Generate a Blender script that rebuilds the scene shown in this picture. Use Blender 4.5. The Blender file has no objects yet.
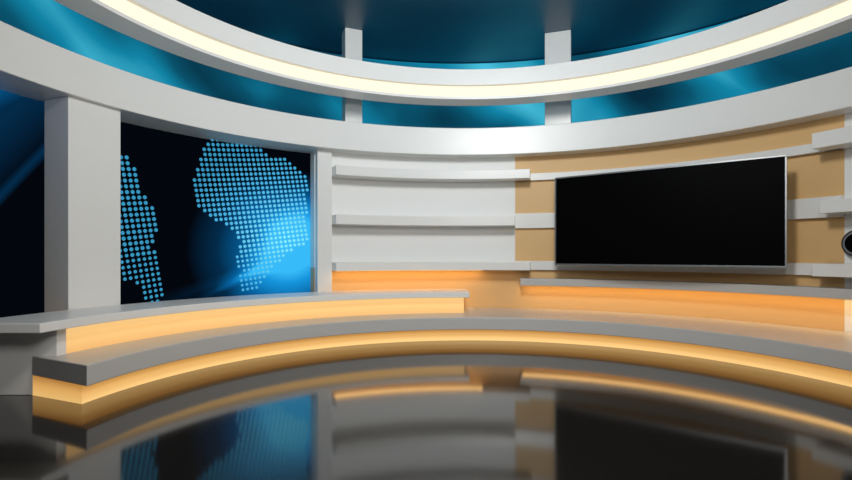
import bpy, bmesh, math, random
from mathutils import Vector
random.seed(3)
sc = bpy.context.scene
sc.view_settings.view_transform = 'Standard'
CX, CY = 0.75, 4.55
PI = math.pi

# ---------------- materials ----------------
def mat(name, col, rough=0.5, metal=0.0, spec=0.5, emi=None, es=0.0, noise=0.0, coat=0.0):
    m = bpy.data.materials.new(name); m.use_nodes = True
    nt = m.node_tree; b = nt.nodes['Principled BSDF']
    b.inputs['Base Color'].default_value = (*col, 1)
    b.inputs['Roughness'].default_value = rough
    b.inputs['Metallic'].default_value = metal
    b.inputs['Specular IOR Level'].default_value = spec
    b.inputs['Coat Weight'].default_value = coat
    b.inputs['Coat Roughness'].default_value = 0.15
    if emi:
        b.inputs['Emission Color'].default_value = (*emi, 1)
        b.inputs['Emission Strength'].default_value = es
    if noise > 0:
        tc = nt.nodes.new('ShaderNodeTexCoord'); n = nt.nodes.new('ShaderNodeTexNoise')
        n.inputs['Scale'].default_value = 1.5; n.inputs['Detail'].default_value = 1
        mr = nt.nodes.new('ShaderNodeMapRange')
        mr.inputs['To Min'].default_value = max(0, rough-noise); mr.inputs['To Max'].default_value = rough+noise
        nt.links.new(tc.outputs['Object'], n.inputs['Vector'])
        nt.links.new(n.outputs['Fac'], mr.inputs['Value'])
        nt.links.new(mr.outputs['Result'], b.inputs['Roughness'])
    return m

def painted_glow(name, z0, z1, stops):
    """fascia with the LED wash painted into its emission, graded over its height"""
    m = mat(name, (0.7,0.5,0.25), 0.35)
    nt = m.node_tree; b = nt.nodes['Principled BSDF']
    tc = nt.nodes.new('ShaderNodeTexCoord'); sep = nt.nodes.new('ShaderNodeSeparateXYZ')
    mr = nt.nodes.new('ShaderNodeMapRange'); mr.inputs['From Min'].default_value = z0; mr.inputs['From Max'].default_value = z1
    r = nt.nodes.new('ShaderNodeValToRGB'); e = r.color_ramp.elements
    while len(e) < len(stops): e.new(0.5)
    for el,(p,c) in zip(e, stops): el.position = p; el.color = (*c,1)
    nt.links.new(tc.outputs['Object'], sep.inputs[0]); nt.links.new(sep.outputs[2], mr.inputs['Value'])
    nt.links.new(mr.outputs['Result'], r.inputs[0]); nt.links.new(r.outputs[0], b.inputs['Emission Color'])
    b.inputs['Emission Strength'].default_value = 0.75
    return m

M_white = mat('white_lacquer', (0.84,0.835,0.81), 0.30, noise=0.03)
M_wall  = mat('white_wall_paint', (0.88,0.88,0.865), 0.5)
M_grey  = mat('grey_lacquer', (0.55,0.54,0.52), 0.32)
M_tan   = mat('tan_panel', (0.76,0.48,0.205), 0.5)
M_glow1 = painted_glow('painted_glow_step', 0.0, 0.21, [(0,(1.0,0.60,0.20)),(0.5,(0.88,0.46,0.12)),(1,(0.50,0.21,0.04))])  # LED glow on the step face painted as emission, fading upwards
M_glow2 = painted_glow('painted_glow_desk', 0.42, 0.72, [(0,(0.60,0.28,0.065)),(0.55,(0.86,0.48,0.15)),(1,(1.0,0.65,0.27))])  # LED wash under the desk top painted into the front's emission
M_led   = mat('warm_led_diffuser', (1,0.8,0.5), 0.5, emi=(1.0,0.60,0.22), es=3.2)
M_ring  = mat('ring_light', (0.1,0.09,0.07), 0.5, spec=0.1, emi=(1.0,0.89,0.66), es=1.12)
M_black = mat('screen_glass', (0.0008,0.0008,0.001), 0.5, spec=0.03)
M_bezel = mat('bezel_metal', (0.30,0.31,0.32), 0.35, metal=0.8)
M_dark  = mat('dark_paint', (0.03,0.035,0.04), 0.6)
M_ceil  = mat('ceiling_blue_gloss', (0.005,0.075,0.14), 0.42, spec=1.0)
M_cone  = mat('speaker_rubber', (0.02,0.02,0.022), 0.5)

def floor_mat():
    m = bpy.data.materials.new('polished_floor'); m.use_nodes = True
    nt = m.node_tree; b = nt.nodes['Principled BSDF']
    b.inputs['Base Color'].default_value = (0.013,0.012,0.011,1)
    b.inputs['IOR'].default_value = 1.85
    tc = nt.nodes.new('ShaderNodeTexCoord'); n = nt.nodes.new('ShaderNodeTexNoise')
    n.inputs['Scale'].default_value = 0.4; n.inputs['Detail'].default_value = 0
    mr = nt.nodes.new('ShaderNodeMapRange'); mr.inputs['To Min'].default_value=0.07; mr.inputs['To Max'].default_value=0.09
    nt.links.new(tc.outputs['Object'], n.inputs['Vector']); nt.links.new(n.outputs['Fac'], mr.inputs['Value'])
    nt.links.new(mr.outputs['Result'], b.inputs['Roughness'])
    return m
M_floor = floor_mat()

class NB:
    def __init__(s, name):
        s.m = bpy.data.materials.new(name); s.m.use_nodes = True
        s.nt = s.m.node_tree; s.nt.nodes.clear()
        s.out = s.nt.nodes.new('ShaderNodeOutputMaterial')
        tc = s.nt.nodes.new('ShaderNodeTexCoord'); sep = s.nt.nodes.new('ShaderNodeSeparateXYZ')
        s.nt.links.new(tc.outputs['UV'], sep.inputs[0])
        s.uv = tc.outputs['UV']; s.u = sep.outputs[0]; s.v = sep.outputs[1]
    def math(s, op, a, b=None, clamp=False):
        n = s.nt.nodes.new('ShaderNodeMath'); n.operation = op; n.use_clamp = clamp
        for i, x in enumerate((a, b)):
            if x is None: continue
            if isinstance(x, (int, float)): n.inputs[i].default_value = x
            else: s.nt.links.new(x, n.inputs[i])
        return n.outputs[0]
    def blob(s, cu, cv, ru, rv):
        a = s.math('DIVIDE', s.math('SUBTRACT', s.u, cu), ru)
        b = s.math('DIVIDE', s.math('SUBTRACT', s.v, cv), rv)
        d = s.math('SQRT', s.math('ADD', s.math('MULTIPLY', a, a), s.math('MULTIPLY', b, b)))
        return s.math('SUBTRACT', 1.0, d, clamp=True)
    def band(s, au, av, c, w):
        l = s.math('ADD', s.math('MULTIPLY', s.u, au), s.math('MULTIPLY', s.v, av))
        d = s.math('ABSOLUTE', s.math('SUBTRACT', l, c))
        return s.math('SUBTRACT', 1.0, s.math('DIVIDE', d, w), clamp=True)
    def step(s, au, av, c, k):
        l = s.math('ADD', s.math('MULTIPLY', s.u, au), s.math('MULTIPLY', s.v, av))
        return s.math('MULTIPLY', s.math('SUBTRACT', l, c), k, clamp=True)
    def ramp(s, f, stops):
        r = s.nt.nodes.new('ShaderNodeValToRGB'); e = r.color_ramp.elements
        while len(e) < len(stops): e.new(0.5)
        for el, (p, c) in zip(e, stops): el.position = p; el.color = (*c, 1)
        s.nt.links.new(f, r.inputs[0]); return r.outputs[0]
    def noise(s, sx, sy, detail=2):
        mp = s.nt.nodes.new('ShaderNodeMapping'); mp.inputs['Scale'].default_value = (sx, sy, 1)
        n = s.nt.nodes.new('ShaderNodeTexNoise'); n.inputs['Scale'].default_value = 1; n.inputs['Detail'].default_value = detail
        s.nt.links.new(s.uv, mp.inputs[0]); s.nt.links.new(mp.outputs[0], n.inputs['Vector']); return n.outputs['Fac']
    def finish(s, col, strength):
        e = s.nt.nodes.new('ShaderNodeEmission'); s.nt.links.new(col, e.inputs[0]); e.inputs[1].default_value = strength
        s.nt.links.new(e.outputs[0], s.out.inputs[0]); return s.m

A0, A1, Z0, Z1 = 180.0, 118.0, 0.3, 3.7
# video wall picture (u: 0 at phi=180deg .. 1 at phi=118deg ; v: z 0.3..3.7)
b = NB('video_wall_picture')
right = b.step(1, 0, 0.36, 20); left = b.step(-1, 0, -0.36, 20)
g1 = b.blob(0.90, 0.38, 0.28, 0.46)
facet = b.math('ADD', 0.55, b.math('MULTIPLY', b.step(1.0, -0.40, 0.62, 12), 0.35))
facet = b.math('ADD', facet, b.math('MULTIPLY', b.step(0.9, 0.9, 1.12, 8), 0.25))
f = b.math('MULTIPLY', b.math('MULTIPLY', b.math('POWER', g1, 1.1), facet), 1.55)
ray = b.math('MULTIPLY', b.math('MULTIPLY', b.band(0.9, -1.0, 0.46, 0.03), b.blob(0.85,0.3,0.35,0.5)), 0.25)
ray2 = b.math('MULTIPLY', b.math('MULTIPLY', b.band(0.55, -1.0, 0.18, 0.05), b.blob(0.85,0.3,0.35,0.5)), 0.2)
f = b.math('ADD', b.math('ADD', f, ray), ray2)
f = b.math('MULTIPLY', f, right)
l0 = b.math('MULTIPLY', b.step(-1.6, 1.0, 0.50, 4.0), 0.55)
l1 = b.math('MULTIPLY', b.band(-2.4, 1.0, 0.02, 0.04), 0.22)
l2 = b.math('MULTIPLY', b.step(-2.4, 1.0, 0.02, 4.0), 0.20)
ls = l0
for x in (l1,l2): ls = b.math('ADD', ls, x)
f = b.math('ADD', f, b.math('MULTIPLY', ls, left), clamp=True)
M_vid = b.finish(b.ramp(f, [(0,(0.001,0.002,0.004)),(0.22,(0.001,0.025,0.07)),(0.5,(0.002,0.12,0.34)),(0.8,(0.008,0.30,0.72)),(1,(0.04,0.5,0.95))]), 1.0)
b = NB('video_wall_dots')
g = b.blob(0.90, 0.44, 0.30, 0.50)
M_dots = b.finish(b.ramp(g, [(0,(0.04,0.30,0.52)),(0.4,(0.07,0.46,0.80)),(1,(0.25,0.88,1.0))]), 1.0)
b = NB('led_band_picture')
n = b.noise(6, 0.8, 2); n2 = b.noise(20, 1.2, 1)
f = b.math('ADD', b.math('MULTIPLY', n, 0.8), b.math('MULTIPLY', n2, 0.2))
for c_,w_,s_ in ((8.6,0.7,0.10),(5.2,0.6,0.10),(11.8,1.4,0.12),(14.6,0.6,0.16),(13.4,0.6,-0.08),(6.7,0.6,-0.08)):
    f = b.math('ADD', f, b.math('MULTIPLY', b.band(20.0, 1.4, c_, w_), s_))
M_band = b.finish(b.ramp(f, [(0.36,(0.002,0.025,0.05)),(0.48,(0.003,0.085,0.15)),(0.59,(0.006,0.23,0.38)),(0.73,(0.07,0.55,0.75))]), 1.0)

# ---------------- geometry helpers ----------------
def P(R, deg, z):
    a = math.radians(deg); return (CX+R*math.cos(a), CY+R*math.sin(a), z)
def link(name, me, parent=None):
    o = bpy.data.objects.new(name, me); sc.collection.objects.link(o)
    if parent: o.parent = parent
    return o
def empty(name):
    e = bpy.data.objects.new(name, None); sc.collection.objects.link(e); return e
def finish_mesh(bm, name, m, parent, bevel=0.0, smooth=True):
    bmesh.ops.recalc_face_normals(bm, faces=bm.faces)
    me = bpy.data.meshes.new(name); bm.to_mesh(me); bm.free()
    me.materials.append(m)
    if smooth:
        for p in me.polygons: p.use_smooth = True
        me.set_sharp_from_angle(angle=math.radians(30))
    o = link(name, me, parent)
    if bevel > 0:
        md = o.modifiers.new('bevel', 'BEVEL'); md.width = bevel; md.segments = 2
        md.limit_method = 'ANGLE'; md.angle_limit = math.radians(40); md.harden_normals = True
    return o
def sweep(name, prof, a0, a1, m, parent=None, bevel=0.008, step=1.0, skew=0.0, skn=12):
    bm = bmesh.new(); n = max(2, int(abs(a1-a0)/step)); rings = []
    full = abs(abs(a1-a0)-360) < 1e-6; r0 = min(r for r,_ in prof)
    for i in range(n if full else n+1):
        a = a0+(a1-a0)*i/n; k = max(0, 1-i/skn)
        rings.append([bm.verts.new(P(r, a+skew*k*(r-r0), z)) for r, z in prof])
    k = len(prof); cnt = len(rings)
    for i in range(cnt if full else cnt-1):
        A, B = rings[i], rings[(i+1) % cnt]
        for j in range(k): bm.faces.new((A[j], A[(j+1)%k], B[(j+1)%k], B[j]))
    if not full:
        bm.faces.new(rings[0]); bm.faces.new(rings[-1])
    return finish_mesh(bm, name, m, parent, bevel)
def rect(r0, r1, z0, z1): return [(r0,z0),(r1,z0),(r1,z1),(r0,z1)]
def curved_screen(name, R, a0, a1, z0, z1, m, parent=None):
    bm = bmesh.new(); uvl = bm.loops.layers.uv.new('UVMap'); n = int(abs(a1-a0)); prev = None
    for i in range(n+1):
        t = i/n; a = a0+(a1-a0)*t
        cur = (bm.verts.new(P(R,a,z0)), bm.verts.new(P(R,a,z1)), t)
        if prev:
            f = bm.faces.new((prev[0], cur[0], cur[1], prev[1]))
            for l, uv in zip(f.loops, ((prev[2],0),(t,0),(t,1),(prev[2],1))): l[uvl].uv = uv
        prev = cur
    me = bpy.data.meshes.new(name); bm.to_mesh(me); bm.free(); me.materials.append(m)
    for p in me.polygons: p.use_smooth = True
    return link(name, me, parent)
def box(name, c, size, rotz, m, parent=None, bevel=0.006):
    bm = bmesh.new(); bmesh.ops.create_cube(bm, size=1)
    for v in bm.verts: v.co = Vector((v.co.x*size[0], v.co.y*size[1], v.co.z*size[2]))
    o = finish_mesh(bm, name, m, parent, bevel, smooth=False)
    o.location = c; o.rotation_euler = (0,0,rotz); return o

# ---------------- room shell ----------------
for nm, z, m in (('floor', 0, M_floor), ('ceiling', 5.9, M_ceil)):
    bm = bmesh.new(); bmesh.ops.create_circle(bm, cap_ends=True, radius=7.4, segments=128)
    for v in bm.verts: v.co += Vector((CX,CY,z))
    finish_mesh(bm, nm, m, None, smooth=False)
sweep('wall_outer', rect(7.2,7.4,0,5.9), 0, 360, M_dark, bevel=0, step=3)
curved_screen('led_band_screen', 6.9, 205, -25, 3.9, 5.88, M_band)

w = empty('wall_back')
sweep('upper_white', rect(5.75,6.0,1.26,3.6), 120, 79.3, M_wall, w, 0)
sweep('lower_panel', rect(5.75,6.0,0.0,1.26), 120, 79.3, M_tan, w, 0)
sweep('tan_section', rect(5.75,6.0,0.0,3.6), 79.3, 26, M_tan, w, 0)
sweep('right_white', rect(5.75,6.0,0.0,3.6), 26, -20, M_wall, w, 0)
sweep('end_pilaster', rect(5.6,6.12,0.0,3.6), 119.9, 117.0, M_white, w, 0.01)
sweep('rail_upper', rect(5.66,5.75,3.00,3.14), 79.3, 26, M_white, w, 0.006)
sweep('rail_middle', rect(5.66,5.75,2.04,2.34), 79.3, 26, M_white, w, 0.006)
sweep('rail_lower', rect(5.66,5.75,1.20,1.38), 79.3, 26, M_white, w, 0.006)
sweep('led_diffuser', rect(5.46,5.68,1.195,1.20), 116.5, 86, M_led, w, 0)

def shelf_unit(name, rows):
    e = empty(name)
    for i,(zb,zt,a0_,a1_) in enumerate(rows):
        sweep('shelf_%d'%(i+1), rect(5.34,5.75,zb,zt), a0_, a1_, M_white, e, 0.008)
    return e
shelf_unit('wall_shelf', [(1.20,1.36,117,76.2),(2.08,2.26,117,79.3),(3.00,3.18,117,76.2)])
shelf_unit('wall_shelf', [(1.20,1.38,28.2,-15),(2.08,2.26,27.2,-15),(3.00,3.22,28.2,-15)])

sweep('ceiling_beam', rect(5.40,6.20,3.49,4.03), 200, -20, M_white, None, 0.015)

def pillar(name, a, width, r0, r1, z0, z1, m):
    c = P((r0+r1)/2, a, (z0+z1)/2)
    return box(name, c, (r1-r0, width, z1-z0), math.radians(a), m, None, 0.01)
pillar('pillar', 158.3, 0.70, 5.48, 5.95, 0.42, 3.49, M_white)
pillar('upper_column', 112.6, 0.34, 5.60, 5.90, 4.03, 5.9, M_white)
pillar('upper_column', 70.8, 0.50, 5.60, 5.90, 4.03, 5.9, M_white)

# ---------------- video wall ----------------
vw = empty('video_wall')
sweep('frame', rect(6.06,6.2,0.25,3.49), A0, A1+2.0, M_dark, vw, 0)
curved_screen('picture', 6.05, A0, A1, Z0, Z1, M_vid, vw)
def inpoly(x, y, poly):
    c = False; j = len(poly)-1
    for i in range(len(poly)):
        xi, yi = poly[i]; xj, yj = poly[j]
        if (yi > y) != (yj > y) and x < (xj-xi)*(y-yi)/(yj-yi)+xi: c = not c
        j = i
    return c
# continent outlines in metres: s = arc length from the right edge going left, z = height
africa = [(1.85,3.60),(1.00,3.70),(0.92,3.42),(0.75,3.32),(0.50,3.36),(0.22,3.15),(-0.2,2.85),(-0.2,1.75),(0.10,1.72),(0.35,1.58),
          (0.62,1.35),(0.85,1.08),(1.10,0.80),(1.28,0.80),(1.32,1.20),(1.38,1.48),(1.32,1.75),(1.48,1.95),(1.72,2.08),
          (1.98,2.22),(2.16,2.50),(2.12,2.85),(1.98,3.25)]
samer = [(3.5,3.1),(3.12,2.95),(3.02,2.55),(2.80,2.25),(2.72,1.98),(2.80,1.65),(2.66,1.30),(2.60,0.85),(2.85,0.68),(3.05,1.05),(3.5,1.2)]
bm = bmesh.new(); uvl = bm.loops.layers.uv.new('UVMap'); pitch = 0.085; RD = 6.035
for i in range(-8, 54):
    for j in range(-2, 50):
        s = i*pitch + j*0.015; z = 0.6+j*pitch - i*0.011
        if z > 3.6 or z < 0.6: continue
        if not (inpoly(s,z,africa) or inpoly(s,z,samer)): continue
        if s < 0.03: continue
        rr = 0.031 if z > 1.5 else 0.027
        vs = []
        for k in range(8):
            t = 2*PI*(k+0.5)/8; ss = s+rr*math.cos(t); zz = z+rr*math.sin(t)
            ang = 120.2+math.degrees(ss/6.05)
            vs.append((bm.verts.new(P(RD, ang, zz)), ((A0-ang)/(A0-A1), (zz-Z0)/(Z1-Z0))))
        fc = bm.faces.new([v for v,_ in vs])
        for lp,(v,uv) in zip(fc.loops, vs): lp[uvl].uv = uv
me = bpy.data.meshes.new('continent_dots'); bm.to_mesh(me); bm.free(); me.materials.append(M_dots)
link('continent_dots', me, vw)

# ---------------- stage step ----------------
st = empty('stage_platform')
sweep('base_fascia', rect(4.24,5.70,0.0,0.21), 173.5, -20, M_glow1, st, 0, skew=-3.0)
sweep('step_slab', rect(4.08,5.74,0.21,0.42), 175.2, -20, M_grey, st, 0.012, skew=-4.0)

# ---------------- desk ----------------
dk = empty('news_desk')
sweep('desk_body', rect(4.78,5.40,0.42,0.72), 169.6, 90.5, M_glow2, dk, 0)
sweep('desk_end_panel', rect(4.77,5.44,0.0,0.72), 170.3, 168.9, M_white, dk, 0.008, step=0.7, skew=1.9, skn=2)
sweep('desk_top', rect(4.60,5.45,0.72,0.82), 174.8, 89.4, M_white, dk, 0.012, skew=1.0, skn=6)

# ---------------- right counter ----------------
rc = empty('wall_counter')
sweep('counter_top', rect(5.38,5.74,0.90,1.04), 78.2, -20, M_grey, rc, 0.01)
sweep('counter_led_diffuser', rect(5.48,5.68,0.895,0.90), 77.8, -20, M_led, rc, 0)

# ---------------- ceiling light ring ----------------
rg = empty('ceiling_light_ring')
sweep('ring_body', [(4.60,4.61),(4.72,4.61),(4.72,4.41),(4.63,4.41),(4.63,4.36),(5.05,4.36),(5.05,4.90),(4.60,4.90)], 0, 360, M_white, rg, 0.006, 1.5)
sweep('ring_lamp', rect(4.67,4.715,4.415,4.605), 0, 360, M_ring, rg, 0, 1.5)
for i,a in enumerate((112.6, 70.8)):
    box('support_bracket_%d'%(i+1), P(5.32, a, 4.62), (0.55,0.12,0.12), math.radians(a), M_white, rg)

# ---------------- television ----------------
L = Vector((2.425, 9.40)); Rr = Vector((5.22, 7.23)); mid = (L+Rr)/2; d = Rr-L; wd = d.length
rz = math.atan2(d.y, d.x); tv = empty('television')
nrm = Vector((-d.y, d.x)).normalized()
def tvp(u, w, z): 
    q = mid + d.normalized()*u + nrm*w; return (q.x, q.y, z)
zc, hh = 2.13, 1.64
box('casing', tvp(0,0.04,zc), (wd,0.06,hh), rz, M_dark, tv, 0.01)
box('glass', tvp(0,0.005,zc), (wd-0.05,0.012,hh-0.05), rz, M_black, tv, 0.002)
for nm,u,z,sx,sz in (('bezel_top',0,zc+hh/2-0.012,wd,0.024),('bezel_bottom',0,zc-hh/2+0.015,wd,0.03),
                     ('bezel_left',-wd/2+0.012,zc,0.024,hh-0.056),('bezel_right',wd/2-0.012,zc,0.024,hh-0.056)):
    box(nm, tvp(u,-0.003,z), (sx,0.03,sz), rz, M_bezel, tv, 0.003)
for i,u in enumerate((-0.7,0.7)):
    box('mount_arm_%d'%(i+1), tvp(u,0.37,zc), (0.08,0.62,0.10), rz, M_bezel, tv, 0.004)
box('mount_plate', tvp(0,0.09,zc), (1.6,0.04,0.4), rz, M_bezel, tv, 0.004)

# ---------------- round speaker on right ----------------
sp = empty('round_wall_speaker')
def disc(name, r, depth, off, m, z=1.66, a=24.0):
    bmm = bmesh.new(); bmesh.ops.create_cone(bmm, cap_ends=True, segments=48, radius1=r, radius2=r*0.94, depth=depth)
    o = finish_mesh(bmm, name, m, sp); o.location = P(5.74-off, a, z)
    o.rotation_euler = (0, -PI/2, math.radians(a)); return o
disc('housing', 0.20, 0.10, 0.05, M_cone); disc('rim', 0.17, 0.02, 0.11, M_bezel); disc('cone', 0.14, 0.02, 0.125, M_black)

# ---------------- lights ----------------
def area(name, loc, target, size, energy, col=(1,1,1)):
    li = bpy.data.lights.new(name, 'AREA'); li.energy = energy; li.size = size; li.color = col
    o = bpy.data.objects.new(name, li); sc.collection.objects.link(o); o.location = loc
    o.rotation_euler = (Vector(target)-Vector(loc)).to_track_quat('-Z','Y').to_euler(); return o
area('studio_key_light', (0.6,3.2,5.2), (0.9,10,2.2), 1.0, 225, (1,0.975,0.94))
area('studio_fill_light', (0.8,0.6,3.4), (-3.2,8.0,1.2), 1.2, 120, (1,0.98,0.95))
area('studio_blue_light', (0.75,4.5,4.9), (0.75,9.5,5.9), 2.0, 24, (0.15,0.65,1.0))
wd_ = bpy.data.worlds.new('World'); sc.world = wd_; wd_.use_nodes = True
wd_.node_tree.nodes['Background'].inputs[0].default_value = (0.05,0.06,0.07,1)

# ---------------- camera ----------------
cam = bpy.data.cameras.new('camera'); cam.sensor_width = 36; cam.lens = 36*500/852; cam.shift_y = 15/852
co = bpy.data.objects.new('camera', cam); sc.collection.objects.link(co)
co.location = (0,0,1.5); co.rotation_euler = (PI/2,0,0); sc.camera = co
